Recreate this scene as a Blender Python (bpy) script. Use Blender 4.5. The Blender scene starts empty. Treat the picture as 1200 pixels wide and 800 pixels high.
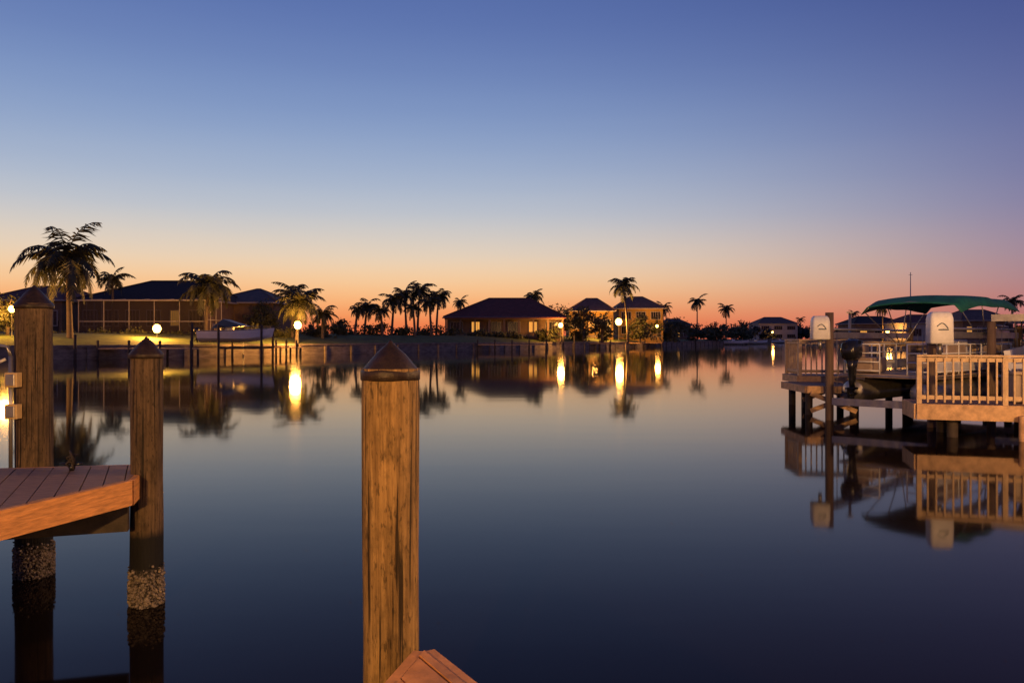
import bpy, bmesh, math, random
from mathutils import Vector, Matrix, noise
from mathutils.geometry import tessellate_polygon
H=2.15; F=900.0; HY=397.0; G=1.4
def X(px,D): return (px-600)/F*D
def Z(py,D): return H+(HY-py)/F*D
scene=bpy.context.scene
col=scene.collection
def lin(c):
    r=[]
    for v in c:
        v/=255.0
        r.append(v/12.92 if v<=0.04045 else ((v+0.055)/1.055)**2.4)
    return tuple(r)+(1.0,)

# ------------------------------------------------------------ mesh builder
class MB:
    def __init__(s): s.v=[]; s.f=[]; s.m=[]; s.sm=[]
    def add(s,vs,fs,mat=0,smooth=False):
        o=len(s.v); s.v.extend([tuple(v) for v in vs])
        for f in fs:
            s.f.append([i+o for i in f]); s.m.append(mat); s.sm.append(smooth)
    def box(s,c,size,rz=0,mat=0,M=None):
        hx,hy,hz=[a/2 for a in size]
        R=M if M is not None else Matrix.Rotation(rz,3,'Z')
        c=Vector(c)
        vs=[c+R@Vector((x,y,z)) for x in(-hx,hx) for y in(-hy,hy) for z in(-hz,hz)]
        s.add(vs,[(0,1,3,2),(4,6,7,5),(0,4,5,1),(2,3,7,6),(0,2,6,4),(1,5,7,3)],mat)
    def beam(s,p0,p1,w,h,mat=0):
        p0=Vector(p0);p1=Vector(p1);d=p1-p0;L=d.length;d.normalize()
        up=Vector((0,0,1)) if abs(d.z)<0.98 else Vector((0,1,0))
        sd=d.cross(up).normalized(); u=sd.cross(d)
        M=Matrix((d,sd,u)).transposed()
        s.box((p0+p1)/2,(L,w,h),mat=mat,M=M)
    def tube(s,pts,rad,seg=10,mat=0,cap=True,smooth=True):
        pts=[Vector(p) for p in pts]; n=len(pts)
        if not hasattr(rad,'__len__'): rad=[rad]*n
        vs=[]; ref=None
        for i,p in enumerate(pts):
            d=(pts[min(i+1,n-1)]-pts[max(i-1,0)]).normalized()
            if ref is None:
                ref=Vector((1,0,0)) if abs(d.x)<0.9 else Vector((0,1,0))
            a=(ref-d*ref.dot(d)).normalized(); b=d.cross(a); ref=a
            for k in range(seg):
                t=2*math.pi*k/seg
                vs.append(p+(a*math.cos(t)+b*math.sin(t))*rad[i])
        fs=[]
        for i in range(n-1):
            for k in range(seg):
                k2=(k+1)%seg
                fs.append((i*seg+k,i*seg+k2,(i+1)*seg+k2,(i+1)*seg+k))
        s.add(vs,fs,mat,smooth)
        if cap:
            o=len(s.v)-len(vs)
            s.f.append([o+k for k in range(seg)][::-1]); s.m.append(mat); s.sm.append(False)
            s.f.append([o+(n-1)*seg+k for k in range(seg)]); s.m.append(mat); s.sm.append(False)
    def loft(s,secs,seg=20,mat=0,M=None,e=0.5,smooth=True):
        vs=[]
        for (z,cx,cy,hx,hy) in secs:
            for k in range(seg):
                t=2*math.pi*k/seg; c=math.cos(t); q=math.sin(t)
                v=Vector((cx+hx*math.copysign(abs(c)**e,c),cy+hy*math.copysign(abs(q)**e,q),z))
                vs.append(M@v if M is not None else v)
        fs=[]; n=len(secs)
        for i in range(n-1):
            for k in range(seg):
                k2=(k+1)%seg
                fs.append((i*seg+k,i*seg+k2,(i+1)*seg+k2,(i+1)*seg+k))
        fs.append(tuple(range(seg))[::-1]); fs.append(tuple((n-1)*seg+k for k in range(seg)))
        s.add(vs,fs,mat,smooth)
    def make(s,name,mats,parent=None,bevel=0,loc=None,fix=True):
        me=bpy.data.meshes.new(name)
        me.from_pydata(s.v,[],s.f)
        for m in mats: me.materials.append(m)
        me.polygons.foreach_set('material_index',s.m)
        me.polygons.foreach_set('use_smooth',s.sm)
        me.update()
        if fix:
            bm=bmesh.new(); bm.from_mesh(me); bmesh.ops.recalc_face_normals(bm,faces=bm.faces); bm.to_mesh(me); bm.free()
        ob=bpy.data.objects.new(name,me); col.objects.link(ob)
        if parent: ob.parent=parent
        if bevel:
            b=ob.modifiers.new('bev','BEVEL'); b.width=bevel; b.segments=2; b.limit_method='ANGLE'; b.angle_limit=math.radians(40)
        return ob
def empty(name,loc=(0,0,0),rz=0):
    e=bpy.data.objects.new(name,None); col.objects.link(e); e.location=loc; e.rotation_euler=(0,0,rz); e.empty_display_size=.3
    return e

# ------------------------------------------------------------ materials
def mat(name,c,rough=.7,metal=0,var=.35,scale=3.0,stretch=(1,1,1),bump=0.0,bscale=None,emit=None,es=0,spec=.5):
    m=bpy.data.materials.new(name); m.use_nodes=True; nt=m.node_tree; N=nt.nodes; L=nt.links
    b=N['Principled BSDF']; b.inputs['Roughness'].default_value=rough; b.inputs['Metallic'].default_value=metal
    b.inputs['Specular IOR Level'].default_value=spec
    if emit:
        b.inputs['Emission Color'].default_value=tuple(emit)+(1,); b.inputs['Emission Strength'].default_value=es
        m.cycles.emission_sampling='NONE'
    tc=N.new('ShaderNodeTexCoord'); mp=N.new('ShaderNodeMapping'); mp.inputs['Scale'].default_value=stretch
    L.new(tc.outputs['Object'],mp.inputs['Vector'])
    no=N.new('ShaderNodeTexNoise'); no.inputs['Scale'].default_value=scale; no.inputs['Detail'].default_value=6; no.inputs['Roughness'].default_value=.65
    L.new(mp.outputs['Vector'],no.inputs['Vector'])
    r=N.new('ShaderNodeValToRGB'); r.color_ramp.elements[0].position=.3; r.color_ramp.elements[1].position=.7
    r.color_ramp.elements[0].color=tuple(x*(1-var) for x in c)+(1,); r.color_ramp.elements[1].color=tuple(min(1,x*(1+var)) for x in c)+(1,)
    L.new(no.outputs['Fac'],r.inputs['Fac']); L.new(r.outputs['Color'],b.inputs['Base Color'])
    if bump:
        bp=N.new('ShaderNodeBump'); bp.inputs['Strength'].default_value=bump; bp.inputs['Distance'].default_value=.02
        L.new(no.outputs['Fac'],bp.inputs['Height']); L.new(bp.outputs['Normal'],b.inputs['Normal'])
    return m

def pile_mat(name,dark,light,seed,tide=True):
    m=bpy.data.materials.new(name); m.use_nodes=True; nt=m.node_tree; N=nt.nodes; L=nt.links
    b=N['Principled BSDF']; b.inputs['Roughness'].default_value=.75; b.inputs['Specular IOR Level'].default_value=.3
    tc=N.new('ShaderNodeTexCoord')
    def noi(scale,st,det=6,rough=.6,off=0,dist=0):
        mp=N.new('ShaderNodeMapping'); mp.inputs['Scale'].default_value=st; mp.inputs['Location'].default_value=(seed+off,seed*.7,seed*1.3+off)
        L.new(tc.outputs['Object'],mp.inputs['Vector'])
        n=N.new('ShaderNodeTexNoise'); n.inputs['Scale'].default_value=scale; n.inputs['Detail'].default_value=det; n.inputs['Roughness'].default_value=rough; n.inputs['Distortion'].default_value=dist
        L.new(mp.outputs['Vector'],n.inputs['Vector']); return n
    def ramp(src,stops,interp='LINEAR'):
        r=N.new('ShaderNodeValToRGB'); cr=r.color_ramp; cr.interpolation=interp
        while len(cr.elements)<len(stops): cr.elements.new(.5)
        for e,(p,c) in zip(cr.elements,stops):
            e.position=p; e.color=(c if len(c)==4 else tuple(c)+(1,)) if hasattr(c,'__len__') else (c,c,c,1)
        L.new(src,r.inputs['Fac']); return r
    def mix(mode,f,a,bb):
        x=N.new('ShaderNodeMix'); x.data_type='RGBA'; x.blend_type=mode
        if hasattr(f,'links'): L.new(f,x.inputs[0])
        else: x.inputs[0].default_value=f
        for s,i in((a,6),(bb,7)):
            if hasattr(s,'links'): L.new(s,x.inputs[i])
            else: x.inputs[i].default_value=tuple(s)+(1,)
        return x.outputs[2]
    grain=noi(60,(1,1,.035),8,.75,dist=.3)
    big=noi(3.6,(1,1,.45),5,.65,5)
    blot=noi(11,(1,1,.45),6,.75,9)
    speck=noi(60,(1,1,.3),3,.6,23)
    crack=noi(48,(1,1,.016),3,.5,17)
    c1=ramp(grain.outputs['Fac'],[(.30,dark),(.5,tuple((a+b_)/2 for a,b_ in zip(dark,light))),(.70,light)])
    bigr=ramp(big.outputs['Fac'],[(.3,.38),(.7,1.2)])
    cc=mix('MULTIPLY',.9,c1.outputs['Color'],bigr.outputs['Color'])
    br=ramp(blot.outputs['Fac'],[(.48,1.0),(.70,.28)])
    cc=mix('MULTIPLY',.8,cc,br.outputs['Color'])
    sr=ramp(speck.outputs['Fac'],[(.57,1.0),(.68,.2)])
    cc=mix('MULTIPLY',.75,cc,sr.outputs['Color'])
    cr=ramp(crack.outputs['Fac'],[(.37,0.06),(.40,1.0)])
    cc=mix('MULTIPLY',.9,cc,cr.outputs['Color'])
    mp=N.new('ShaderNodeMapping'); mp.inputs['Scale'].default_value=(5,5,2.4); mp.inputs['Location'].default_value=(seed,0,seed)
    L.new(tc.outputs['Object'],mp.inputs['Vector'])
    vo=N.new('ShaderNodeTexVoronoi'); vo.inputs['Scale'].default_value=1.0; L.new(mp.outputs['Vector'],vo.inputs['Vector'])
    kr=ramp(vo.outputs['Distance'],[(.07,.15),(.13,1.0)])
    cc=mix('MULTIPLY',.8,cc,kr.outputs['Color'])
    geo=N.new('ShaderNodeNewGeometry'); sp=N.new('ShaderNodeSeparateXYZ'); L.new(geo.outputs['Position'],sp.inputs[0])
    if tide:
        wob=N.new('ShaderNodeMath'); wob.operation='MULTIPLY_ADD'; L.new(blot.outputs['Fac'],wob.inputs[0]); wob.inputs[1].default_value=.10; L.new(sp.outputs['Z'],wob.inputs[2])
        tr=ramp(wob.outputs[0],[(.60,0.0),(.66,1.0)])
        cc=mix('MIX',tr.outputs['Color'],(.005,.005,.006),cc)
        bn=noi(38,(1,1,1),3,.6,3)
        barn=ramp(bn.outputs['Fac'],[(.42,(.025,.02,.016,1)),(.62,(.22,.18,.145,1))])
        tb=ramp(wob.outputs[0],[(.28,1.0),(.36,0.0)])
        cc=mix('MIX',tb.outputs['Color'],cc,barn.outputs['Color'])
    L.new(cc,b.inputs['Base Color'])
    bp=N.new('ShaderNodeBump'); bp.inputs['Strength'].default_value=.9; bp.inputs['Distance'].default_value=.01
    hm=N.new('ShaderNodeMath'); hm.operation='MULTIPLY'; L.new(grain.outputs['Fac'],hm.inputs[0]); L.new(cr.outputs['Color'],hm.inputs[1])
    L.new(hm.outputs[0],bp.inputs['Height']); L.new(bp.outputs['Normal'],b.inputs['Normal'])
    return m

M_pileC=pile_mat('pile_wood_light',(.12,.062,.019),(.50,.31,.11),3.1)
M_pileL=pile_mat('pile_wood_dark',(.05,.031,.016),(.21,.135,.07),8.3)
M_cap=mat('pile_cap_metal',(.028,.016,.010),.5,.3,.6,16,bump=.5)
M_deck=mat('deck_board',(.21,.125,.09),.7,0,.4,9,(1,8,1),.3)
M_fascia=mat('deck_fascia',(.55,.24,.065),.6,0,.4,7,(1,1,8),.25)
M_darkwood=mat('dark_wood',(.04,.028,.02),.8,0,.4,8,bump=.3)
M_rail=mat('rail_paint',(.55,.38,.21),.6,0,.25,8,bump=.1)
M_dockb=mat('dock_beam_paint',(.52,.32,.16),.65,0,.4,5,bump=.2)
M_white=mat('white_gelcoat',(.75,.74,.72),.3,0,.06,2)
M_whitebox=mat('white_plastic',(.74,.72,.68),.45,0,.12,6)
M_black=mat('black_gloss',(.012,.012,.014),.25,0,.2,4)
M_logo=mat('logo_blue',(.03,.07,.13),.5,0,.3,4)
M_alu=mat('aluminium',(.34,.32,.30),.4,.8,.25,5)
M_green=mat('green_canvas',(.008,.12,.08),.75,0,.35,3,bump=.2)
M_canvas=mat('grey_canvas',(.16,.12,.10),.8,0,.3,3,bump=.2)
M_seat=mat('seat_vinyl',(.38,.28,.20),.5,0,.2,4)
M_conc=mat('seawall_concrete',(.20,.165,.14),.9,0,.5,.9,(1,1,3),.3)
M_grass=mat('grass',(.075,.10,.018),.95,0,.55,.5,bump=.6)
M_roofd=mat('roof_shingle_dark',(.026,.017,.016),.9,0,.3,1.5,bump=.3)
M_roofr=mat('roof_tile_red',(.14,.04,.028),.85,0,.35,1.2,bump=.4)
M_rooft=mat('roof_tile_tan',(.14,.085,.065),.85,0,.35,1.2,bump=.4)
M_wallb=mat('stucco_beige',(.18,.115,.07),.9,0,.25,.5)
M_wally=mat('stucco_yellow',(.30,.18,.05),.9,0,.3,.4)
M_wallw=mat('stucco_white',(.34,.30,.28),.9,0,.15,.5)
M_trim=mat('white_trim',(.34,.30,.27),.6,0,.08,2)
M_glass=mat('window_dark_glass',(.012,.012,.015),.15,0,.2,.6,spec=.3)
M_lit=mat('window_lit',(.3,.15,.04),.5,0,.3,.6,emit=(1,.42,.07),es=.85)
M_bulb=mat('lamp_bulb',(1,.7,.3),.5,0,0,1,emit=(1,.56,.13),es=9)
M_bark=mat('palm_bark',(.12,.09,.065),.9,0,.35,2,(1,1,6),.4)
M_frond=mat('palm_frond',(.055,.055,.020),.6,0,.45,1.2)
M_leaf=mat('foliage',(.055,.057,.016),.7,0,.65,.6)
M_leafd=mat('foliage_far',(.022,.024,.015),.8,0,.5,.15)
M_rope=mat('rope_white',(.6,.56,.5),.8,0,.2,30,bump=.4)
M_screen=bpy.data.materials.new('insect_screen'); M_screen.use_nodes=True
nt=M_screen.node_tree; b=nt.nodes['Principled BSDF']; b.inputs['Base Color'].default_value=(.018,.011,.009,1); b.inputs['Alpha'].default_value=.82; b.inputs['Roughness'].default_value=.8
M_box=mat('junction_box_plastic',(.5,.34,.14),.5,0,.15,20)

# ------------------------------------------------------------ world
w=bpy.data.worlds.new('World'); scene.world=w; w.use_nodes=True
nt=w.node_tree; N=nt.nodes; L=nt.links; bg=N['Background']
tc=N.new('ShaderNodeTexCoord'); sp=N.new('ShaderNodeSeparateXYZ'); L.new(tc.outputs['Generated'],sp.inputs[0])
def interp(stops,z):
    for (a,ca),(b_,cb) in zip(stops,stops[1:]):
        if z<=b_:
            t=(z-a)/(b_-a); return tuple(x+(y-x)*t for x,y in zip(ca,cb))
    return stops[-1][1]
def sky_ramp(stops):
    # resampled + smoothed so the gradient has no visible kinks
    r=N.new('ShaderNodeValToRGB'); cr=r.color_ramp; cr.interpolation='B_SPLINE'
    ps=[0,.015,.03,.048,.066,.085,.105,.13,.16,.195,.235,.28,.33,.39,.46,.56,.7,1]
    while len(cr.elements)<len(ps): cr.elements.new(.5)
    for e,p in zip(cr.elements,ps):
        w_=.012+.07*p; c=[0,0,0]
        for k in range(-4,5):
            q=interp(stops,min(1,max(0,p+w_*k/4)))
            for i in range(3): c[i]+=q[i]/9
        e.position=p; e.color=lin(c)
    return r
mp=N.new('ShaderNodeMapping'); mp.inputs['Scale'].default_value=(1.2,1.2,16); L.new(tc.outputs['Generated'],mp.inputs['Vector'])
no=N.new('ShaderNodeTexNoise'); no.inputs['Scale'].default_value=1.6; no.inputs['Detail'].default_value=4; L.new(mp.outputs['Vector'],no.inputs['Vector'])
ma=N.new('ShaderNodeMath'); ma.operation='MULTIPLY_ADD'; L.new(no.outputs['Fac'],ma.inputs[0]); ma.inputs[1].default_value=.012; ma.inputs[2].default_value=-.006
mz=N.new('ShaderNodeMath'); mz.operation='ADD'; L.new(sp.outputs['Z'],mz.inputs[0]); L.new(ma.outputs[0],mz.inputs[1])
rA=sky_ramp([(0,(232,98,62)),(.03,(250,150,88)),(.06,(255,200,140)),(.10,(240,216,188)),(.16,(190,198,210)),(.26,(136,160,202)),(.40,(88,112,174)),(1,(42,60,118))])
rB=sky_ramp([(0,(184,98,94)),(.03,(178,110,116)),(.06,(163,121,138)),(.10,(144,122,153)),(.16,(120,117,160)),(.26,(93,102,156)),(.40,(60,75,138)),(1,(28,42,94))])
L.new(mz.outputs[0],rA.inputs['Fac']); L.new(mz.outputs[0],rB.inputs['Fac'])
az=math.radians(-22); vd=N.new('ShaderNodeVectorMath'); vd.operation='DOT_PRODUCT'; vd.inputs[1].default_value=(math.sin(az),math.cos(az),0); L.new(tc.outputs['Generated'],vd.inputs[0])
mr=N.new('ShaderNodeMapRange'); mr.interpolation_type='SMOOTHSTEP'; mr.inputs['From Min'].default_value=.42; mr.inputs['From Max'].default_value=.98; L.new(vd.outputs['Value'],mr.inputs['Value'])
mx=N.new('ShaderNodeMix'); mx.data_type='RGBA'; L.new(mr.outputs[0],mx.inputs[0]); L.new(rB.outputs[0],mx.inputs[6]); L.new(rA.outputs[0],mx.inputs[7])
L.new(mx.outputs[2],bg.inputs['Color']); bg.inputs['Strength'].default_value=.97

# ------------------------------------------------------------ water & ground
m=bpy.data.materials.new('water'); m.use_nodes=True; nt=m.node_tree; N=nt.nodes; L=nt.links; b=N['Principled BSDF']
b.inputs['Base Color'].default_value=(.006,.004,.004,1); b.inputs['Roughness'].default_value=.05; b.inputs['IOR'].default_value=1.185
tc=N.new('ShaderNodeTexCoord'); mp=N.new('ShaderNodeMapping'); mp.inputs['Scale'].default_value=(.25,.8,1); L.new(tc.outputs['Object'],mp.inputs['Vector'])
no=N.new('ShaderNodeTexNoise'); no.inputs['Scale'].default_value=.9; no.inputs['Detail'].default_value=3; L.new(mp.outputs['Vector'],no.inputs['Vector'])
bp=N.new('ShaderNodeBump'); bp.inputs['Strength'].default_value=.09; bp.inputs['Distance'].default_value=.02; L.new(no.outputs['Fac'],bp.inputs['Height']); L.new(bp.outputs['Normal'],b.inputs['Normal'])
M_water=m
mb=MB(); S=3500; mb.add([(-S,-S,0),(S,-S,0),(S,S,0),(-S,S,0)],[(0,1,2,3)]); mb.make('water',[M_water])
shore=[(-150,20),(-80,55),(-50,75),(-30.6,102),(0,150),(33,200),(100,320),(116,440),(150,420),(110,230),(75,120),(62,80),(24,30),(24,-12),(-150,-12)]
outer=[(-S,-S),(S,-S),(S,S),(-S,S)]
vs=[Vector((x,y,G)) for x,y in outer]+[Vector((x,y,G)) for x,y in shore]
tris=tessellate_polygon([vs[:4],vs[4:]])
mb=MB(); mb.add(vs,tris); g=mb.make('ground',[M_grass])
n=len(shore)
area=sum(shore[i][0]*shore[(i+1)%n][1]-shore[(i+1)%n][0]*shore[i][1] for i in range(n))
sgn=1 if area<0 else -1
def offp(i,d):
    a=Vector(shore[i-1]);b_=Vector(shore[i]);c=Vector(shore[(i+1)%n])
    n1=(b_-a).normalized();n2=(c-b_).normalized()
    n1=Vector((-n1.y,n1.x))*sgn;n2=Vector((-n2.y,n2.x))*sgn
    mm=(n1+n2).normalized(); return b_+mm*(d/max(.4,mm.dot(n1)))
mb=MB()
prof=[(0,-2),(0,1.25),(-.12,1.25),(-.12,1.5),(.55,1.5),(.55,1.3)]
vs=[];P=len(prof)
for i in range(n):
    for d,z in prof:
        q=offp(i,d); vs.append((q.x,q.y,z))
fs=[]
for i in range(n):
    j=(i+1)%n
    for k in range(P-1): fs.append((i*P+k,j*P+k,j*P+k+1,i*P+k+1))
mb.add(vs,fs)
for i in range(1,10):
    a=Vector(shore[i]);c=Vector(shore[i+1]);Ls=(c-a).length;ang=math.atan2(c.y-a.y,c.x-a.x)
    for k in range(int(Ls/5)):
        p=a.lerp(c,(k+.5)/max(1,int(Ls/5))); mb.box((p.x,p.y,.1),(.35,.5,2.2),rz=ang)
mb.make('seawall',[M_conc])
mb=MB(); offs=[(.56,1.36),(2.5,1.75),(6,2.25),(11,2.75),(18,2.95),(55,2.95),(60,1.2)]
rows=[]
for i in range(0,7):
    for s_ in range(6 if i<6 else 1):
        t=s_/6; r=[]
        for d,z in offs:
            q=offp(i,d).lerp(offp(i+1,d),t) if i<6 else offp(i,d)
            f=1 if i<5 else (1-(t if i==5 else 1)); f=max(f,.05)
            zz=1.42+(z-1.42)*f if z>1.42 else z
            if 2<d<50: zz+=.12*f*noise.noise(Vector((q.x*.15,q.y*.15,0)))
            r.append((q.x,q.y,zz))
        rows.append(r)
vs=[p for r in rows for p in r]; K=len(offs)
mb.add(vs,[(i*K+k,(i+1)*K+k,(i+1)*K+k+1,i*K+k+1) for i in range(len(rows)-1) for k in range(K-1)],0,True)
mb.make('lawn',[M_grass])

# ------------------------------------------------------------ vegetation
def palm(px,D,crown_py,r_px,seed,lean=0,nf=22,name='palm_tree',up=1,trunk=.22):
    rnd=random.Random(seed); mb=MB()
    cx=X(px,D); zt=Z(crown_py,D); R=r_px/F*D
    bx=cx-lean
    pts=[];rad=[]
    for i in range(9):
        t=i/8; pts.append((bx+(cx-bx)*t**1.6,D+lean*.2*t,G-.2+(zt-G+.2)*t)); rad.append(trunk*(1.3-.65*t) if i else trunk*1.8)
    mb.tube(pts,rad,9,0)
    c=Vector(pts[-1])
    mb.tube([c-Vector((0,0,R*.28)),c-Vector((0,0,.05)),c+Vector((0,0,R*.12))],[trunk*.7,trunk*1.05,trunk*.3],8,1)
    for k in range(nf):
        a=2.399*k+rnd.uniform(-.35,.35); el=math.radians(68-100*(k/(nf-1))**.9*up+rnd.uniform(-14,14))
        Lf=R*1.3*rnd.uniform(.75,1.15)*(1-.15*(k/(nf-1))); st=18; p=c.copy(); e=el; path=[p.copy()];
        curl=rnd.uniform(.08,.15)
        for q in range(st):
            d=Vector((math.cos(e)*math.cos(a),math.cos(e)*math.sin(a),math.sin(e)))
            p=p+d*(Lf/st); path.append(p.copy()); e=max(e-curl*(.5+1.0*q/st),-1.45)
        sub=path[::3]
        mb.tube(sub,[(.012*R+.01)*(1-.7*i/(len(sub)-1)) for i in range(len(sub))],4,1,cap=False)
        for q in range(2,st+1):
            t=q/st; d=(path[q]-path[q-1]).normalized(); side=d.cross(Vector((0,0,1)))
            if side.length<.05: side=Vector((-math.sin(a),math.cos(a),0))
            side.normalize(); ll=R*.36*math.sin(math.pi*min(1,.15+t*.82))**.7
            for s in(-1,1):
                for h in (0,.5):
                    if rnd.random()<.08: continue
                    b0=path[q-1].lerp(path[q],h)
                    dr=(side*s*rnd.uniform(.6,1)+d*.6-Vector((0,0,rnd.uniform(.3,1.1)))).normalized()
                    tip=b0+dr*ll*rnd.uniform(.7,1.15); wv=d*(.019*R+.012); mid=b0.lerp(tip,.45)+Vector((0,0,ll*.06))
                    mb.add([b0-wv*.7,b0+wv*.7,mid+wv,tip,mid-wv],[(0,1,2,3,4)],1)
    return mb.make(name,[M_bark,M_frond],fix=False)

def leaves(mb,c,r,n,size,rnd,matid=0,fill=.35):
    c=Vector(c)
    cl=[]
    for k in range(max(4,n//28)):
        d=Vector((rnd.gauss(0,1),rnd.gauss(0,1),rnd.gauss(0,1))).normalized()*rnd.uniform(fill,1)
        cl.append((Vector((d.x*r[0],d.y*r[1],d.z*r[2]))+c,rnd.uniform(.18,.38)))
    for k in range(n):
        cc,rr=cl[k%len(cl)]
        o=Vector((rnd.gauss(0,1)*r[0],rnd.gauss(0,1)*r[1],rnd.gauss(0,1)*r[2]))*rr*.6
        p=cc+o
        if p.z<G: p.z=G+rnd.uniform(0,.3)
        a=Vector((rnd.gauss(0,1),rnd.gauss(0,1),rnd.gauss(0,1))).normalized(); b_=a.orthogonal().normalized()
        s=size*rnd.uniform(.5,1.3)
        mb.add([p-a*s,p+b_*s*.5,p+a*s,p-b_*s*.5],[(0,1,2,3)],matid)
def tree(px,D,top_py,w_px,seed,name='broadleaf_tree',n=900,m=None,z0=G):
    rnd=random.Random(seed); mb=MB(); x=X(px,D); top=Z(top_py,D); W=w_px/F*D/2; h=top-z0
    mb.tube([(x,D,z0-.3),(x+.1,D,z0+h*.3),(x-.1,D,z0+h*.6)],[h*.04,h*.03,h*.015],7,1)
    for k in range(6):
        a=k*1.05+rnd.random(); mb.tube([(x,D,z0+h*(.25+.05*k)),(x+math.cos(a)*W*.35,D+math.sin(a)*W*.35,z0+h*(.45+.05*k)),(x+math.cos(a)*W*.7,D+math.sin(a)*W*.7,z0+h*(.55+.05*k))],[h*.018,h*.012,h*.004],5,1)
    leaves(mb,(x,D,z0+h*.55),(W*.85,W*.85,h*.36),n,max(.16,D/F*1.7),rnd)
    return mb.make(name,[m or M_leaf,M_bark],fix=False)
def mass(name,items,seed,m,dens=1.0):
    rnd=random.Random(seed); mb=MB()
    for (px,D,top,wp) in items:
        x=X(px,D); t=Z(top,D); h=max(1.0,t-G); W=wp/F*D/2
        nn=int(dens*min(900,max(120,wp*14)))
        leaves(mb,(x,D,G+h*.42),(W,W*.8,h*.5),nn,D/F*2.0,rnd,fill=.1)
    return mb.make(name,[m],fix=False)

palm(79,86,304,52,1,lean=-.3,nf=32,trunk=.28)
palm(132,112,326,20,2,nf=20)
palm(244,104,334,34,3,nf=28,lean=.4)
palm(352,106,352,30,4,nf=28,lean=.5)
palm(343,112,345,22,14,nf=22)
palm(378,116,368,18,5,nf=22)
for i,(px,cp,r,D) in enumerate([(430,359,17,138),(446,364,14,134),(462,351,18,140),(474,345,17,146),(492,341,20,148),(503,354,15,143),(514,347,18,150),(539,354,10,170),(419,362,12,132),(484,360,14,140)]):
    palm(px,D,cp,r,20+i,nf=21,lean=(-.4 if i%2 else .5))
palm(626,190,347,15,40,nf=20)
palm(730,188,334,20,41,nf=24,lean=-1.2)
palm(750,215,358,12,42,nf=18)
palm(777,222,361,13,43,nf=18)
palm(817,262,353,12,44,nf=20)
palm(851,300,362,11,45,nf=20)
palm(1034,240,361,11,46,nf=18)
palm(1186,170,353,14,47,nf=20)
palm(938,480,374,6,48,nf=14)
palm(1001,420,367,7,49,nf=14)
tree(8,84,338,46,60,n=1500)
tree(-28,82,345,60,61,n=1200)
tree(310,122,350,46,62,n=1700)
tree(398,128,372,26,63,n=700)
tree(655,182,352,42,64,n=1400)
tree(683,178,357,36,65,n=1200)
tree(705,182,364,28,66,n=900)
tree(750,194,364,28,69,n=900)
tree(792,235,370,30,67,n=800)
tree(768,205,370,26,68,n=800)
tree(836,270,374,22,76,n=600)
tree(868,320,374,24,77,n=600)
mass('hedge',[(20,94,386,50),(60,96,384,60),(105,100,382,50),(150,101,384,44),(200,102,384,44),(240,103,382,40),(290,108,380,44),(330,112,380,40),(375,120,379,48)],70,M_leaf,1.2)
mass('shrub_row',[(410,134,380,40),(440,138,376,44),(470,143,378,44),(500,148,377,44),(526,154,379,32),(560,161,386,34),(585,162,388,24),(606,163,388,30),(640,164,384,34),(680,180,380,36),(712,184,383,22),(752,196,380,34),(782,212,378,40),(815,246,379,40),(842,268,378,40),(868,306,380,34)],71,M_leaf,1.2)
items=[]
rnd=random.Random(5)
for k in range(46):
    px=-150+k*12+rnd.uniform(-5,5); items.append((px,190+rnd.uniform(0,30)+max(0,px)*.12,385-rnd.uniform(0,11),28))
for k in range(34):
    px=760+k*6; items.append((px,330+k*5+rnd.uniform(0,30),386-rnd.uniform(-1,10),14+rnd.uniform(0,8)))
for k in range(34):
    px=935+k*10; D=470-k*9 if px>935 else 480; items.append((px,D+40,384-rnd.uniform(-2,10),20+rnd.uniform(0,12)))
mass('distant_trees',items,72,M_leafd,.8)

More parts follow.
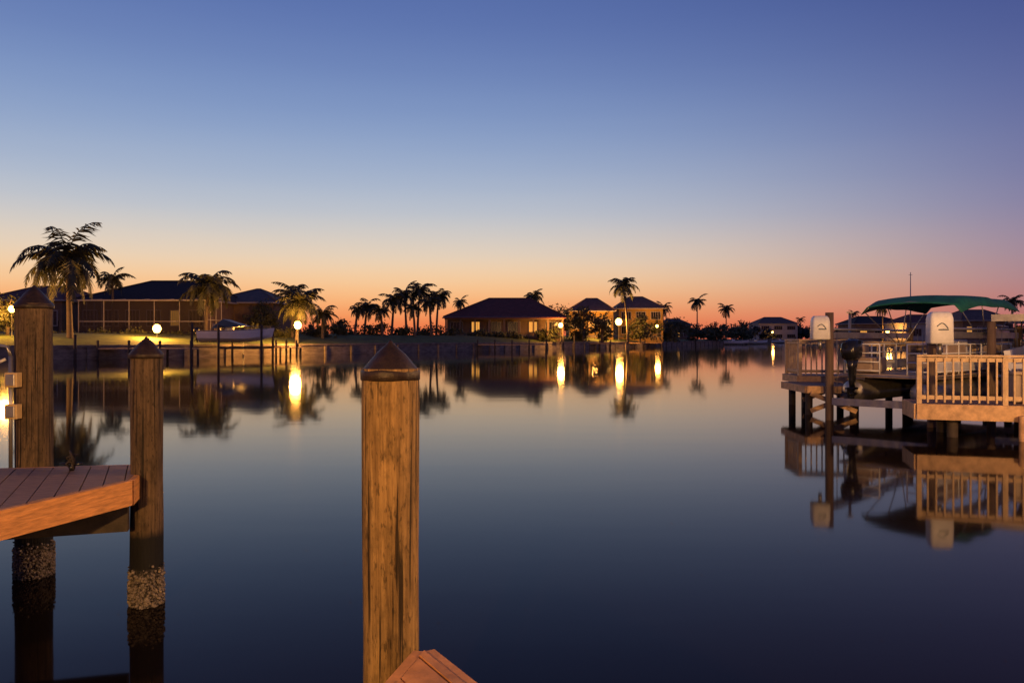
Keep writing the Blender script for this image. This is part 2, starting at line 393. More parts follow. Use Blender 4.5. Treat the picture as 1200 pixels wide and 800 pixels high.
# ------------------------------------------------------------ houses
def house(name,px0,px1,D,eave,ridge,rp0,rp1,depth,wall,roof,wins,rows=1,rz=0,cols=False,zb=2.7):
    cx=(px0+px1)/2; W=(px1-px0)/F*D; ox=X(cx,D)
    e=empty(name,(ox,D,zb),rz); hw=W/2-.7; he=Z(eave,D)-zb; hr=Z(ridge,D)-zb
    wb=MB(); wb.box((0,depth/2,he/2-.15-.7),(hw*2,depth,he+.1+1.4)); wb.box((0,depth/2,.15),(hw*2+.12,depth+.12,.5),mat=1)
    wb.make('walls',[wall,M_conc],e)
    rb=MB(); o=.75
    r0=X(rp0,D)-ox; r1=X(rp1,D)-ox
    x0,x1,y0,y1=-hw-o,hw+o,-o,depth+o
    vs=[(x0,y0,he),(x1,y0,he),(x1,y1,he),(x0,y1,he),(r0,depth/2,hr),(r1,depth/2,hr),
        (x0,y0,he-.22),(x1,y0,he-.22),(x1,y1,he-.22),(x0,y1,he-.22)]
    rb.add(vs,[(0,1,5,4),(1,2,5),(2,3,4,5),(3,0,4)],0)
    rb.add(vs,[(0,6,7,1),(1,7,8,2),(2,8,9,3),(3,9,6,0),(6,9,8,7)],1)
    for a,b_ in((4,5),(0,4),(3,4),(1,5),(2,5)): rb.tube([Vector(vs[a])+Vector((0,0,.03)),Vector(vs[b_])+Vector((0,0,.03))],.11,6,0)
    rb.make('roof',[roof,M_trim],e,fix=False)
    wn=MB(); nW=len(wins)
    for r in range(rows):
        hz=he/rows
        for i,ch in enumerate(wins):
            if ch==' ': continue
            sp_=2*hw/nW; x=-hw+sp_*(i+.5); ww=sp_*(.62 if ch in 'DL' else .4); wh=min(hz*.5,2.2); zc=hz*(r+.48)
            m_=1 if (ch in 'LM' and r==0) or (ch=='M') else 0
            wn.box((x,-.04,zc),(ww,.05,wh),mat=m_)
            for s in(-1,1):
                wn.box((x+s*(ww/2+.06),-.07,zc),(.12,.14,wh+.24),mat=2); wn.box((x,-.07,zc+s*(wh/2+.06)),(ww,.14,.12),mat=2)
            for q in range(1,4): wn.box((x-ww/2+ww*q/4,-.085,zc),(.06,.05,wh-.01),mat=2)
    wn.make('windows',[M_glass,M_lit,M_trim],e)
    db=MB(); db.box((hw*.93-.6,-.05,1.15),(1.0,.08,2.2)); db.make('door',[M_darkwood],e)
    if cols:
        cb=MB()
        k=int(2*hw/3)
        for i in range(k+1):
            cb.box((-hw+2*hw*i/k,-2.6,(he-.6)/2),(.35,.35,he-.6))
        cb.box((0,-2.6,he-.45),(2*hw+.6,.4,.5)); cb.make('porch_columns',[wall],e)
        pb=MB(); pb.add([(x0,-3.2,he-.25),(x1,-3.2,he-.25),(x1,-o+.02,he-.02),(x0,-o+.02,he-.02),(x0,-3.2,he-.45),(x1,-3.2,he-.45)],[(0,1,2,3),(4,5,1,0)]); pb.make('porch_roof',[roof],e,fix=False)
    return e
house('stucco_house',88,248,113,351,325,150,222,15,M_wallb,M_roofd,'DDDDMD')
house('stucco_house',240,326,124,354,335,282,286,16,M_wallb,M_rooft,'D D')
house('stucco_house',-20,78,118,351,332,10,50,14,M_wallb,M_roofr,'DMD')
house('stucco_house',520,662,166,371,347,572,622,17,M_wallb,M_roofr,'DMDDMD',cols=True)
house('stucco_house',664,722,196,364,348,690,703,13,M_wally,M_rooft,'DMD',rows=1)
house('stucco_house',722,780,204,361,346,742,758,14,M_wally,M_rooft,'DDD',rows=2)
house('stucco_house',888,936,462,379,371,902,922,20,M_wallw,M_rooft,'DDD',rows=2,zb=1.4)
house('stucco_house',1000,1062,262,379,370,1016,1045,14,M_wallb,M_roofd,'MDM',zb=1.4)
house('stucco_house',1060,1128,235,378,368,1078,1108,14,M_wallw,M_roofr,'DMM',zb=1.4)
house('stucco_house',1125,1190,180,375,362,1145,1172,12,M_wallb,M_rooft,'MDMM',zb=1.4)
house('stucco_house',776,812,275,381,373,786,800,14,M_wallb,M_rooft,'DMD',zb=1.4)
e=empty('screen_enclosure',(X(166,105),105,2.2))
fb=MB(); W=148/F*105; top=Z(352,105)-2.2; nP=5
xs=[-W/2+W*i/nP for i in range(nP+1)]
for x in xs:
    fb.box((x,0,top/2),(.08,.08,top)); fb.beam((x,0,top),(x,6,top+.5),.08,.08)
fb.box((0,-.005,top*.45),(W,.08,.1)); fb.box((0,-.005,.1),(W,.08,.1))
fb.box((0,-.02,top+.02),(W+.3,.2,.16))
for s in(-1,1):
    for y in(2,4,6): fb.box((s*W/2,y,top/2),(.1,.1,top))
    fb.box((s*W/2,3,2.6),(.1,6,.1)); fb.box((s*W/2,3,top),(.1,6,.1))
fb.make('frame',[M_trim],e)
sb=MB(); sb.add([(-W/2,.06,0),(W/2,.06,0),(W/2,.06,top),(-W/2,.06,top)],[(0,1,2,3)]); sb.make('screen',[M_screen],e)

# ------------------------------------------------------------ lamps
def lamp(px,py,D,power,r=.16,name='lamp_post',c=(1,.42,.075),lr=.7,zb=G):
    x=X(px,D); z=Z(py,D); e=empty(name,(x,D,zb)); mb=MB(); h=z-zb
    mb.tube([(0,0,-.3),(0,0,.3),(0,0,.32),(0,0,h-r-.04)],[.1,.1,.05,.045],8,0); mb.tube([(0,0,h-r-.09),(0,0,h-r)],[.05,.14],8,0)
    mb.tube([(0,0,h+r-.01),(0,0,h+r+.08),(0,0,h+r+.14)],[.2,.1,.02],8,0); mb.make('post',[M_black],e)
    gb=MB(); gb.loft([(h-r,0,0,r*.4,r*.4),(h-r*.7,0,0,r*.75,r*.75),(h,0,0,r,r),(h+r*.7,0,0,r*.75,r*.75),(h+r,0,0,r*.4,r*.4)],12,0,e=1); gb.make('globe',[M_bulb],e)
    l=bpy.data.lights.new('lamp_light','POINT'); l.energy=power; l.color=c; l.shadow_soft_size=lr; o=bpy.data.objects.new('lamp_light',l); col.objects.link(o); o.parent=e; o.location=(0,-r-lr-.05,h)
lamp(184,385,94,7500,.5)
lamp(349,381,103,8000,.52)
lamp(14,362,82,3200,.36)
lamp(285,390,95.5,900,.1,zb=0,lr=.3)  # added lamp, put in only to brighten the white boat on the lift
lamp(657,381,162,3500,.5)
lamp(725,377,190,9500,.85,lr=.9)
lamp(697,378,190,3500,.45)
lamp(770,382,200,1800,.36)
lamp(1040,388,240,2600,.6)
lamp(905,389,452,1500,.6)

# ------------------------------------------------------------ piles
M_barn=mat('barnacle',(.20,.16,.125),.9,0,.6,30)
def pile(name,px,D,r,top_apex,cone_h,m,zbot=-1.5,seed=1,barn=0,parent=None,cap=True,seg=40):
    rnd=random.Random(seed); mb=MB(); x=X(px,D); zr=top_apex-cone_h
    nz=60; vs=[]
    for i in range(nz+1):
        z=zbot+(zr+.01-zbot)*i/nz
        for k in range(seg):
            a=2*math.pi*k/seg
            q=r*(1-.02*i/nz)+ .012*r/.12*noise.noise(Vector((math.cos(a)*1.3+seed,math.sin(a)*1.3,z*.8)))+.004*noise.noise(Vector((math.cos(a)*7,math.sin(a)*7+seed,z*2)))
            vs.append((math.cos(a)*q,math.sin(a)*q,z))
    fs=[(i*seg+k,i*seg+(k+1)%seg,(i+1)*seg+(k+1)%seg,(i+1)*seg+k) for i in range(nz) for k in range(seg)]
    fs.append(tuple(nz*seg+k for k in range(seg)))
    mb.add(vs,fs,0,True)
    if cap:
        R=r*1.045; lo=zr-.035
        mb.tube([(0,0,lo-.003),(0,0,lo),(0,0,zr-.004),(0,0,zr),(0,0,zr+cone_h*.55),(0,0,top_apex-.012),(0,0,top_apex)],[R*.97,R,R,R*.985,R*.50,R*.10,R*.03],seg,1)
    for k in range(barn):
        a=rnd.uniform(0,2*math.pi); z=rnd.triangular(-.12,.34,.1); s=rnd.uniform(.004,.014); q=r+.002
        c=Vector((math.cos(a)*q,math.sin(a)*q,z)); nn=Vector((math.cos(a),math.sin(a),rnd.uniform(-.4,.4))).normalized(); u=Vector((-math.sin(a),math.cos(a),0)); v=nn.cross(u)
        ring=[c+(u*math.cos(t)+v*math.sin(t))*s-nn*.004 for t in(0,1.05,2.1,3.14,4.19,5.24)]
        top=[c+(u*math.cos(t)+v*math.sin(t))*s*.5+nn*s*1.1 for t in(0,1.05,2.1,3.14,4.19,5.24)]
        mb.add(ring+top,[(i,(i+1)%6,6+(i+1)%6,6+i) for i in range(6)]+[tuple(range(6,12))],2 if rnd.random()<.6 else 0)
    ob=mb.make(name,[m,M_cap,M_barn],parent); ob.location=(x,D,0); return ob
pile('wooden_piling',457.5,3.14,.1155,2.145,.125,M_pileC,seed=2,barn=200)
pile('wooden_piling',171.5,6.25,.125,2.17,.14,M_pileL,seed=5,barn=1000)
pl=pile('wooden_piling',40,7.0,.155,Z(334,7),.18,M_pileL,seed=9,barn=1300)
x=X(40,7.0)
e=empty('electrical_conduit',(x-.06,6.83,0))
mb=MB(); mb.tube([(-.03,-.02,.9),(-.03,-.02,2.0)],.016,10,0); mb.tube([(-.03,-.02,2.0),(-.06,-.02,2.08),(-.2,0,2.1),(-.5,0,2.0)],.014,8,0); mb.make('conduit',[M_alu],e)
mb=MB()
for z in(Z(445,6.8),Z(482,6.8)):
    mb.box((0,-.03,z),(.11,.08,.13)); mb.box((0,-.075,z),(.08,.012,.10),mat=1)
mb.make('boxes',[M_box,M_alu],e,bevel=.008)
mb=MB()
pts=[]
for i in range(17):
    t=i/16; pts.append((x-.16-1.3*t,6.85-.6*t,Z(420,7)-.25*math.sin(t*math.pi)-.02*t))
mb.tube(pts,.013,8)
mb.make('mooring_rope',[M_rope])

# ------------------------------------------------------------ decks
def clip(poly,p,nv):
    out=[]
    for i in range(len(poly)):
        a=poly[i];b_=poly[(i+1)%len(poly)]; da=(a-p).dot(nv);db=(b_-p).dot(nv)
        if da>=0: out.append(a)
        if (da>=0)!=(db>=0): out.append(a.lerp(b_,da/(da-db)))
    return out
def deckboards(mb,poly,z,d,bw=.14,gap=.008,th=.036,mat=0,seed=0):
    rnd=random.Random(seed)
    poly=[Vector(p) for p in poly]; d=Vector(d).normalized(); nv=Vector((-d.y,d.x))
    ts=[p.dot(nv) for p in poly]; t=min(ts)
    while t<max(ts):
        c=clip(clip(poly,nv*t,nv),nv*(t+bw-gap),-nv); t+=bw
        if len(c)<3: continue
        dz=rnd.uniform(-.0025,.0025); k=len(c)
        vs=[(q.x,q.y,z+dz) for q in c]+[(q.x,q.y,z-th) for q in c]
        mb.add(vs,[tuple(range(k)),tuple(range(2*k-1,k-1,-1))]+[(i,(i+1)%k,k+(i+1)%k,k+i) for i in range(k)],mat)
def fascia(mb,poly,z,h=.19,t=.04,mat=1,skip=()):
    poly=[Vector(p) for p in poly]; k=len(poly)
    cen=sum(poly,Vector((0,0)))/k
    for i in range(k):
        if i in skip: continue
        a=poly[i];b_=poly[(i+1)%k]; d=(b_-a).normalized(); nv=Vector((-d.y,d.x))
        if nv.dot((a+b_)/2-cen)<0: nv=-nv
        o=nv*(t/2+.002)
        mb.beam((a.x+o.x,a.y+o.y,z-h/2-.004),(b_.x+o.x,b_.y+o.y,z-h/2-.004),t,h,mat)
dz=H-1.08
polyL=[(-2.95,5.9),(-3.16,6.62),(-6.2,6.05),(-7,1),(-4.6,.6)]
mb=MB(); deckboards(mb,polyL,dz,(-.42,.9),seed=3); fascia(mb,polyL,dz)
mb.beam((-3.02,6.05,dz-.33),(-4.6,5.55,dz-.33),.09,.19,2); mb.beam((-3.2,6.4,dz-.33),(-6.0,5.7,dz-.33),.09,.19,2); mb.beam((-4.2,3.2,dz-.33),(-6.8,3.2,dz-.33),.09,.19,2)
for p in((-5.9,5.4),(-4.75,2.4),(-6.6,2.2)): mb.tube([(p[0],p[1],-1.5),(p[0],p[1],dz-.05)],.12,20,2)
mb.make('wooden_dock',[M_deck,M_fascia,M_darkwood],bevel=.004)
mb=MB(); cx,cy=X(84,6.3),6.3
for s in(-1,1): mb.tube([(cx,cy,dz+.05),(cx+s*.09,cy,dz+.06)],[.014,.008],8,1)
mb.tube([(cx,cy,dz),(cx,cy,dz+.05)],.02,8,1)
pts=[(cx+.03*math.sin(i*1.3),cy+.03*math.cos(i*1.7),dz+.015+.16*abs(math.sin(i*.45))*(1-i/40)) for i in range(26)]
mb.tube(pts,.009,6,0); mb.make('dock_cleat',[M_darkwood,M_black])
polyC=[(-.325,2.84),(-1.05,-.3),(-1.2,-8),(1.9,-8),(1.6,-.3)]
zc=H-1.15
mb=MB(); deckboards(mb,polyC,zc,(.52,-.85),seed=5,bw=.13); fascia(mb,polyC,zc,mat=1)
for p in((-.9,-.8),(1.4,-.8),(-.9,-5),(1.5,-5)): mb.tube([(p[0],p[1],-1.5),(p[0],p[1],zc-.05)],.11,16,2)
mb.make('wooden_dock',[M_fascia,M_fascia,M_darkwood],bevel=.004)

# ------------------------------------------------------------ right docks
def railing(mb,a,b_,z,h,mat=0,sp=.2,post=1.6,pw=.038):
    a=Vector(a);b_=Vector(b_);L_=(b_-a).length;d=(b_-a)/L_; rz=math.atan2(d.y,d.x)
    c=(a+b_)/2
    mb.box((c.x,c.y,z+h),(L_+.1,.14,.045),rz,mat); mb.box((c.x,c.y,z+h-.085),(L_,.04,.09),rz,mat); mb.box((c.x,c.y,z+.14),(L_,.04,.09),rz,mat)
    n_=max(1,round(L_/post))
    for i in range(n_+1):
        p=a+d*L_*i/n_; mb.box((p.x,p.y,z+h/2-.03),(.1,.1,h+.0),rz,mat)
    k=int(L_/sp); nv=Vector((-d.y,d.x))*-.042
    for i in range(1,k):
        p=a+d*L_*i/k+nv; mb.box((p.x,p.y,z+h/2-.01),(pw,.035,h-.08),rz,mat)
zb=.73
A=Vector((X(1074,16.9),16.9)); dr=Vector((math.cos(math.radians(-17)),math.sin(math.radians(-17)))); nb=Vector((-dr.y,dr.x))
Bp=A+dr*15
polyB=[A,Bp,Bp+nb*1.35,A+nb*1.35]
mb=MB(); deckboards(mb,[tuple(p) for p in polyB],zb,nb,seed=8); fascia(mb,[tuple(p) for p in polyB],zb,h=.34,t=.05)
railing(mb,A+nb*.06+dr*.06,Bp+nb*.06,zb,1.05,mat=3,sp=.165)
for t in(.75,4.4,8,12):
    for s in(.2,1.2):
        p=A+dr*(t)+nb*s; mb.tube([(p.x,p.y,-1.5),(p.x,p.y,zb-.05)],.11,16,2)
p=A+dr*2.0-nb*.2; mb.tube([(p.x,p.y,-1.5),(p.x,p.y,zb-.2)],.1,16,1)
mb.make('wooden_pier',[M_deck,M_dockb,M_darkwood,M_rail],bevel=.004)
p=A+dr*2.6+nb*.95; mb=MB(); rz=math.radians(-17)
mb.box((p.x,p.y,zb+.32),(1.0,.5,.6),rz); mb.box((p.x,p.y,zb+.66),(1.08,.58,.08),rz); mb.box((p.x,p.y,zb+.72),(.9,.42,.05),rz)
mb.make('dock_box',[M_seat],bevel=.02)
za=1.0
polyA=[(X(936,24),24.0),(19,22.6),(19.2,24.2),(X(936,24)+.1,25.6)]
mb=MB(); deckboards(mb,polyA,za,(0,1),seed=9); fascia(mb,polyA,za,h=.22,t=.05)
railing(mb,(X(936,24)+.06,24.05),(X(990,23.85)+.3,23.86),za,1.12,mat=3,sp=.15,post=.9)
railing(mb,(X(936,24)+.06,24.1),(X(936,24)+.16,25.5),za,1.12,mat=3,sp=.15)
railing(mb,(10.9,23.7),(18.8,22.9),za,1.05,mat=3,sp=.17)
for px in(941,1000,1060,1120,1180):
    for D in(24.1,25.2): mb.tube([(X(px,24)+.1,D,-1.5),(X(px,24)+.1,D,za-.06)],.11,14,2)
mb.beam((9.1,24,.25),(10.6,23.9,.85),.06,.14,1); mb.beam((9.1,24.08,.85),(10.6,24,.3),.06,.14,1)
mb.make('wooden_pier',[M_deck,M_dockb,M_darkwood,M_rail],bevel=.004)
polyS=[(X(945,21.8),21.8),(X(1010,21.6),21.6),(X(1010,21.6)+.2,24),(X(945,21.8)+.1,24)]
mb=MB(); deckboards(mb,polyS,.82,(0,1),seed=11); fascia(mb,polyS,.82,h=.2,t=.05)
for p in((X(948,21.9),21.9),(X(1000,21.8),21.8)): mb.tube([(p[0],p[1],-1.5),(p[0],p[1],.78)],.1,14,2)
mb.beam((X(950,21.7),21.7,.12),(X(1004,21.5),21.5,.62),.05,.13,1); mb.beam((X(950,21.65),21.65,.62),(X(1004,21.45),21.45,.12),.05,.13,1)
mb.make('boarding_platform',[M_deck,M_dockb,M_darkwood],bevel=.004)

M_lpile=mat('lift_pile_wood',(.13,.085,.055),.85,0,.4,14,(1,1,.1),.4)
def lift(name,piles,tops,boxes,rz,cross=True):
    e=empty(name,(0,0,0)); mb=MB()
    for (x,y),tp in zip(piles,tops): mb.tube([(x,y,-1.5),(x,y,tp)],.105,18,0)
    mb.make('piles',[M_lpile],e)
    mb=MB()
    for i,j in((0,2),(1,3)):
        a=piles[i];b_=piles[j]; tp=min(tops[i],tops[j])-.25
        mb.beam((a[0],a[1],tp),(b_[0],b_[1],tp),.10,.16,0)
        mb.tube([(a[0],a[1],tp+.16),(b_[0],b_[1],tp+.16)],.035,10,0)
    for i,j in((0,1),(2,3)):
        a=piles[i];b_=piles[j]; tp=min(tops[i],tops[j])-.1
        for t in(.08,.92):
            px_=a[0]+(b_[0]-a[0])*t;py_=a[1]+(b_[1]-a[1])*t; mb.tube([(px_,py_,tp-.1),(px_,py_,.55)],.01,5,0)
        mb.beam((a[0],a[1],.5),(b_[0],b_[1],.5),.12,.18,0)
        if cross: mb.beam((a[0],a[1],tp+.2),(b_[0],b_[1],tp+.2),.12,.18,0)
    mb.make('beams',[M_alu],e)
    mb=MB()
    for (x,y,z,w_,h_) in boxes:
        Mx=Matrix.Translation((x,y,z))@Matrix.Rotation(rz,4,'Z')
        mb.loft([(-h_/2,0,0,w_*.46,.18),(-h_/2+.03,0,0,w_*.5,.2),(h_/2-.16,0,0,w_*.48,.2),(h_/2-.05,0,0,w_*.43,.17),(h_/2,0,0,w_*.34,.1)],24,0,M=Mx,e=.3)
        R=(Mx.to_3x3())
        pts=[Mx@Vector((w_*(-.22+.44*q/8),-.2,.03+h_*.13*math.sin(q/8*math.pi)-.05*(q/8))) for q in range(9)]
        mb.tube(pts,.012,6,1)
        mb.box(Mx@Vector((.02,-.203,-h_*.06)),(w_*.42,.012,.03),mat=1,M=R)
        mb.tube([(x,y,z-h_/2),(x,y,z-h_/2-.25)],.05,8,2)
    if boxes: mb.make('motor_housings',[M_whitebox,M_logo,M_alu],e)
hd=math.radians(40); fw=Vector((math.cos(hd),math.sin(hd))); rt=Vector((fw.y,-fw.x))
sc=Vector((9.75,20.0))
def PB(f,r,z): q=sc+fw*f+rt*r; return Vector((q.x,q.y,z))
p1=(X(972,20.4),20.4); p2=(10.25,18.75); q1=PB(5,-1.5,0); q2=PB(5,1.5,0)
lift('boat_lift',[p1,p2,(q1.x,q1.y),(q2.x,q2.y)],[2.85,2.5,2.5,2.5],[(X(961,20.1),20.1,Z(384,20.1),.46,.62),(X(1101,18.3),18.3,Z(384,18.3),.54,.76)],math.radians(-10),cross=False)
mb=MB(); mb.tube([(X(996,22),22,.8),(X(996,22),22,Z(366,22))],.04,10,0); mb.box((X(996,22),22,Z(366,22)),(.14,.14,.04)); mb.make('flag_pole',[M_alu])

def outboard(e,M):
    mb=MB()
    def T(v): return M@Vector(v)
    mb.loft([(.62,-.05,0,.16,.15),(.68,-.04,0,.26,.21),(.85,-.04,0,.30,.23),(1.02,-.02,0,.28,.22),(1.12,.02,0,.22,.18),(1.16,.04,0,.12,.1)],22,0,M=M,e=.65)
    mb.loft([(-.12,0,0,.11,.05),(.1,0,0,.12,.07),(.4,0,0,.14,.1),(.64,-.03,0,.2,.15)],16,0,M=M,e=.8)
    mb.loft([(-.15,-.03,0,.26,.12),(-.11,-.03,0,.26,.12)],14,0,M=M,e=.8)
    mb.loft([(-.55,.02,0,.05,.01),(-.35,0,0,.12,.025),(-.12,0,0,.11,.05)],12,0,M=M,e=.9)
    mb.tube([T((.26,0,-.27)),T((.2,0,-.27)),T((0,0,-.27)),T((-.22,0,-.27))],[.01,.05,.07,.05],12,0)
    for k in range(3):
        a=k*2.094; u=Vector((0,math.cos(a),math.sin(a))); v=Vector((.04,-math.sin(a)*.07,math.cos(a)*.07))
        c=Vector((-.26,0,-.27))
        mb.add([T(c-v*.4),T(c+v*.4),T(c+u*.17+v),T(c+u*.17-v)],[(0,1,2,3)],0)
    mb.make('outboard_motor',[M_black],e,fix=False)
e=empty('pontoon_boat',(0,0,0))
zd=1.18
R4=Matrix.Rotation(hd,4,'Z')
def BM(f,r,z): return Matrix.Translation(PB(f,r,z))@R4
mb=MB()
for r in(-.88,.88):
    mb.tube([PB(-.1,r,zd-.42),PB(-.04,r,zd-.42),PB(0,r,zd-.42),PB(5.0,r,zd-.42),PB(5.5,r,zd-.36),PB(5.9,r,zd-.26)],[.1,.26,.3,.3,.2,.03],22,0)
    for f in(.4,1.6,2.8,4.0): mb.box(PB(f,r,zd-.09),(.1,.3,.12),hd,0)
mb.make('pontoons',[M_alu],e)
mb=MB(); mb.box(PB(2.85,0,zd),(5.9,2.4,.09),hd,0); mb.box(PB(2.85,0,zd-.0),(5.94,2.44,.05),hd,1); mb.make('deck',[M_seat,M_alu],e)
mb=MB()
def fence(a,b_,h=.78,pan=True):
    a=Vector(a);b_=Vector(b_); d=b_-a; n_=max(1,round(d.length/.75))
    up=Vector((0,0,1))
    for z in(.08,h*.4,h*.7,h): mb.tube([a+up*z,b_+up*z],.018,6,2)
    for i in range(n_+1): mb.tube([a+d*i/n_,a+d*i/n_+up*h],.02,6,2)
    if pan: mb.beam(a+up*(h*.24)+d*.02,b_+up*(h*.24)-d*.02,.012,h*.30,1)
fence(PB(.05,-1.12,zd+.05),PB(.05,-.2,zd+.05),pan=False); fence(PB(.05,.5,zd+.05),PB(.05,1.12,zd+.05),pan=False)
fence(PB(.05,-1.14,zd+.05),PB(5.6,-1.14,zd+.05)); fence(PB(.05,1.14,zd+.05),PB(5.6,1.14,zd+.05)); fence(PB(5.6,-1.12,zd+.05),PB(5.6,1.12,zd+.05))
mb.make('railing',[M_alu,M_whitebox,M_white],e)
mb=MB()
for f,r,l,w_ in((.6,-.75,.9,.6),(4.6,-.8,1.6,.6),(4.6,.8,1.6,.6),(1.6,.8,1.2,.6)):
    mb.box(PB(f,r,zd+.27),(l,w_,.4),hd,0); mb.box(PB(f,r+(.25 if r>0 else -.25),zd+.6),(l,.14,.42),hd,0)
mb.box(PB(2.5,.6,zd+.5),(.6,.7,.9),hd,1); mb.box(PB(1.8,.55,zd+.75),(.14,.5,.6),hd,0); mb.box(PB(1.95,.55,zd+.4),(.45,.5,.14),hd,0)
mb.make('seats',[M_seat,M_whitebox],e,bevel=.03)
outboard(e,BM(-.38,-.72,.98))
zt=Z(348,22.5); mb=MB(); nu,nv_=24,16; c0=1.35; Lb=4.4
vs=[]
for i in range(nu+1):
    for j in range(nv_+1):
        u=i/nu*2-1; v=j/nv_*2-1
        z=zt-.12*v*v-.30*max(0,-u-.45)**1.6-.10*abs(u)**3-.34*max(0,abs(v)-.9)/.1*(.62+.12*math.cos(u*math.pi*3))+.03*math.cos(u*math.pi*3)
        vs.append(PB(c0+Lb/2+u*Lb/2,v*1.32,z))
fs=[(i*(nv_+1)+j,(i+1)*(nv_+1)+j,(i+1)*(nv_+1)+j+1,i*(nv_+1)+j+1) for i in range(nu) for j in range(nv_)]
mb.add(vs,fs,0,True)
ob=mb.make('bimini_top',[M_green],e); s_=ob.modifiers.new('s','SOLIDIFY'); s_.thickness=.02
mb=MB()
for f in(c0+.1,c0+Lb*.36,c0+Lb*.64,c0+Lb-.1):
    base=c0+Lb*.5; dd=.14 if f<c0+.2 else 0
    for s in(-1,1): mb.tube([PB(base+(f-base)*.1,s*1.16,zd+.8),PB(f,s*1.26,zt-.32-dd),PB(f,s*1.1,zt-.17-dd)],.016,6,0)
    mb.tube([PB(f,-1.1,zt-.17-dd),PB(f,0,zt-.07-dd),PB(f,1.1,zt-.17-dd)],.016,6,0)
mb.make('bimini_frame',[M_alu],e)

def hull(e,M,L_=6.5,B=2.4,fb=1.1):
    mb=MB(); ns=18; secs=[]
    for i in range(ns+1):
        t=i/ns; b_=B/2*(1-max(0,(t-.35)/.65)**2.4)*(.94+.06*min(1,t*4))+.015
        k=.42*max(0,(t-.55)/.45)**2.2*fb; sh=fb*(.86+.2*t*t)
        secs.append([(0,k),(b_*.55,k+.14*fb),(b_*.86,k+.32*fb*(1-.2*t)),(b_*.97,sh-.22*fb),(b_,sh),(b_-.14*min(1,b_*3),sh+.015),(max(b_-.17,.0),sh-.3*fb)])
    vs=[];K=7
    for s in(1,-1):
        for i,sc_ in enumerate(secs):
            for (y,z) in sc_: vs.append(M@Vector((i/ns*L_+(.05*L_ if i==ns else 0)*(z/fb),y*s,z)))
    fs=[]
    for h in range(2):
        o=h*(ns+1)*K
        for i in range(ns):
            for k in range(K-1): fs.append((o+i*K+k,o+(i+1)*K+k,o+(i+1)*K+k+1,o+i*K+k+1))
    o2=(ns+1)*K
    for i in range(ns): fs.append((i*K+6,(i+1)*K+6,o2+(i+1)*K+6,o2+i*K+6))
    fs.append(tuple(range(0,7))+tuple(o2+k for k in range(6,0,-1)))
    mb.add(vs,fs,0,False); ob=mb.make('hull',[M_white],e)
    mb=MB(); R=M.to_3x3()
    for s in(1,-1): mb.tube([M@Vector((i/ns*L_,s*(secs[i][4][0]+.01),secs[i][4][1]-.05)) for i in range(ns+1)],.03,6,0)
    mb.make('rub_rail',[M_black],e)
    mb=MB()
    mb.box(M@Vector((L_*.42,0,fb+.05)),(.9,.8,.9),mat=0,M=R); mb.box(M@Vector((L_*.25,0,fb-.05)),(.6,.9,.5),mat=1,M=R); mb.box(M@Vector((L_*.2,0,fb+.35)),(.12,.9,.5),mat=1,M=R)
    mb.make('console',[M_white,M_seat],e,bevel=.05)
    mb=MB(); a=[M@Vector(v) for v in((L_*.42+.42,-.5,fb+.45),(L_*.42+.42,.5,fb+.45),(L_*.42+.1,.42,fb+.95),(L_*.42+.1,-.42,fb+.95),(L_*.42-.3,-.6,fb+.45),(L_*.42-.3,.6,fb+.45))]
    mb.add(a,[(0,1,2,3),(4,0,3),(1,5,2)],0); mb.make('windshield',[M_glass],e)
    mb=MB()
    for s in(1,-1):
        pr=[M@Vector((L_*(.6+.1*i),s*max(.05,secs[min(ns,int(ns*(.6+.1*i)))][4][0]-.1),fb*1.0+.3)) for i in range(5)]
        mb.tube(pr,.018,6,0)
        for i,q in enumerate(pr): mb.tube([q,q-Vector((0,0,.32))],.014,5,0)
    mb.make('bow_rail',[M_alu],e)
    outboard(e,M@Matrix.Translation((-.3,0,fb*.35)))
D=92; e=empty('motor_boat',(0,0,0))
hull(e,Matrix.Translation((X(238,D),D-1,Z(404,D)+.3))@Matrix.Rotation(math.radians(6),4,'Z'),L_=8.2,B=2.8,fb=1.6)
mb=MB();cz=Z(385,D)
mb.add([(X(254,D),D-1.9,cz),(X(268,D),D-1.9,cz+1.1),(X(292,D),D-1.9,cz+.3),(X(254,D),D+.4,cz),(X(268,D),D+.4,cz+1.1),(X(292,D),D+.4,cz+.3)],[(0,1,2),(3,5,4),(0,3,4,1),(1,4,5,2),(0,2,5,3)])
mb.make('boat_cover',[M_logo],e)
M_farpile=mat('far_pile_wood',(.06,.045,.035),.9,0,.4,3)
e=empty('boat_lift',(0,0,0)); mb=MB()
for px,dd in((268,-3.2),(316,-3.0),(268,1.2),(316,1.2)):
    mb.tube([(X(px,D),D+dd,-1.5),(X(px,D),D+dd,Z(381,D))],.14,10)
for dd in(-3.1,1.2): mb.beam((X(268,D),D+dd,1.1),(X(316,D),D+dd,1.1),.15,.25)
for px in(268,316): mb.beam((X(px,D),D-3.2,Z(383,D)),(X(px,D),D+1.2,Z(383,D)),.15,.2)
mb.make('frame',[M_farpile],e)
def fardock(px0,px1,D,zz=1.1,w_=2.0):
    mb=MB(); x0,x1=X(px0,D),X(px1,D)
    mb.box(((x0+x1)/2,D,zz),(x1-x0,w_,.16),mat=0)
    k=max(2,int((x1-x0)/3))
    for i in range(k+1):
        for s in(-.9,.9): mb.tube([(x0+(x1-x0)*i/k,D+s,-1.5),(x0+(x1-x0)*i/k,D+s,zz+(1.0 if s<0 else .0)-.1)],.13,8,1)
    mb.make('wooden_dock',[M_dockb,M_farpile])
fardock(120,228,83); fardock(560,640,140); fardock(735,775,196); fardock(326,350,97,w_=4); fardock(690,715,178)
mb=MB()
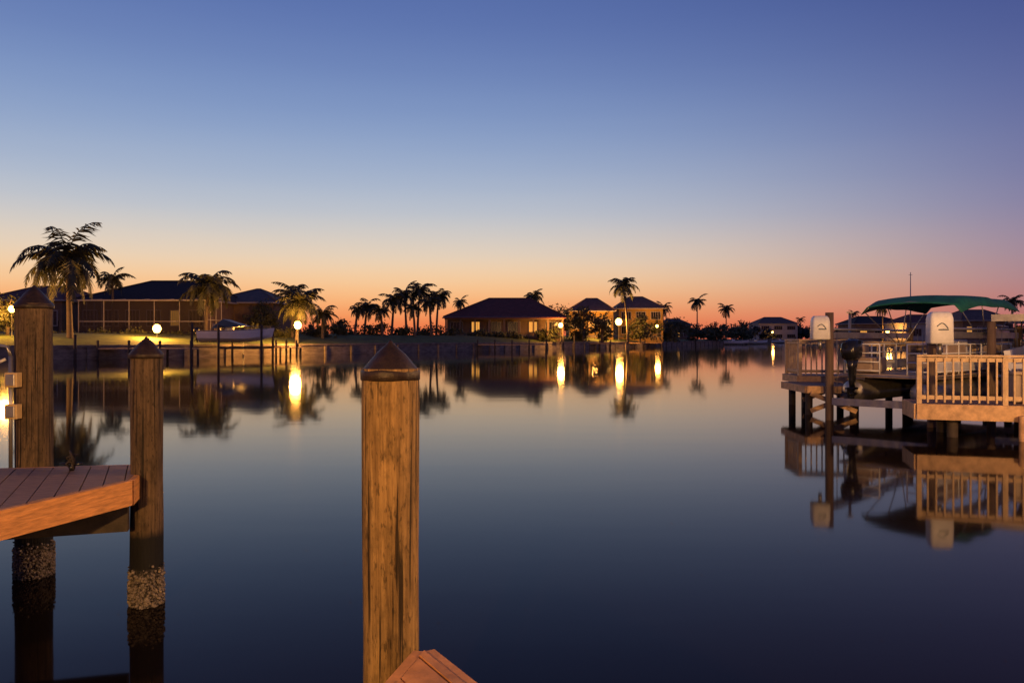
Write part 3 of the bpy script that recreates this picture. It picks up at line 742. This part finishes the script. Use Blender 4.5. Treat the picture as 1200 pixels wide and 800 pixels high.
for px,D_,t in((225,86,378),(88,80,392),(660,160,392),(673,165,393),(815,245,392)): mb.tube([(X(px,D_),D_,-1.5),(X(px,D_),D_,Z(t,D_))],.15,8)
mb.make('mooring_posts',[M_farpile])
for px,D_,ln in((842,285,9),(870,315,8),(900,400,10)):
    e=empty('motor_boat',(0,0,0)); hull(e,Matrix.Translation((X(px,D_),D_-6,.1)),L_=ln,B=2.8,fb=1.5)

e=empty('motor_boat',(0,0,0))
s2=Vector((13.2,18.6)); h2=math.radians(52)
hull(e,Matrix.Translation((s2.x,s2.y,.95))@Matrix.Rotation(h2,4,'Z'),L_=6.2,B=2.3,fb=1.05)
mb=MB()
Mx=Matrix.Translation((s2.x,s2.y,.95))@Matrix.Rotation(h2,4,'Z')
vs=[]
for i in range(9):
    for j in range(9):
        u=i/4-1;v=j/4-1; vs.append(Mx@Vector((2.9+u*1.2,v*1.1,1.95-.1*v*v-.08*u*u)))
mb.add(vs,[(i*9+j,(i+1)*9+j,(i+1)*9+j+1,i*9+j+1) for i in range(8) for j in range(8)],0,True)
ob=mb.make('canvas_top',[M_canvas],e); s_=ob.modifiers.new('s','SOLIDIFY'); s_.thickness=.05
mb=MB()
for u in(1.9,3.9):
    for v in(-1,1): mb.tube([Mx@Vector((2.9+(u-2.9)*.5,v*1.0,1.0)),Mx@Vector((u,v*1.02,1.83))],.022,8)
mb.make('top_frame',[M_alu],e)
f2=Vector((math.cos(h2),math.sin(h2)));r2=Vector((f2.y,-f2.x))
P2=[s2+f2*.9-r2*1.45,s2+f2*.9+r2*1.45,s2+f2*5-r2*1.45,s2+f2*5+r2*1.45]
lift('boat_lift',[tuple(p) for p in P2],[2.6]*4,[],0)
mb=MB(); D=120; mb.tube([(X(1067,D),D,G),(X(1067,D),D,Z(319,D))],[.14,.05],8); mb.box((X(1067,D),D,Z(322,D)),(.6,.05,.05)); mb.make('flag_pole',[M_alu])

# ------------------------------------------------------------ flood lamp behind camera, added fill lamp at right
def flood(x,y,z,power,c,zb,r=.15):
    e=empty('flood_lamp',(x,y,zb)); mb=MB(); h=z-zb
    mb.tube([(0,-.3,-.2),(0,-.3,h+.1)],.06,10); mb.tube([(0,-.3,h+.1),(0,0,h+.2)],.03,8); mb.make('pole',[M_black],e)
    gb=MB(); gb.loft([(h+.08,0,0,.12,.12),(h+.16,0,0,.1,.1),(h+.2,0,0,.03,.03)],12,0,e=1); gb.make('globe',[M_bulb],e)
    l=bpy.data.lights.new('flood_light','POINT'); l.energy=power; l.color=c; l.shadow_soft_size=r; o=bpy.data.objects.new('flood_light',l); col.objects.link(o); o.parent=e; o.location=(0,0,h-.12)
flood(-2.5,-9,4.2,7500,(1,.51,.145),G)
flood(10.5,6.5,4.6,4400,(1,.52,.19),-.5)  # added lamp out of view, brightens the right docks beyond the first one's reach

cam=bpy.data.cameras.new('Camera'); cam.lens=27; cam.sensor_width=36; cam.clip_end=6000; cam.shift_y=-.0025
co=bpy.data.objects.new('Camera',cam); col.objects.link(co); co.location=(0,0,H); co.rotation_euler=(math.pi/2,0,0); scene.camera=co
scene.view_settings.view_transform='Standard'; scene.view_settings.look='None'; scene.view_settings.exposure=0
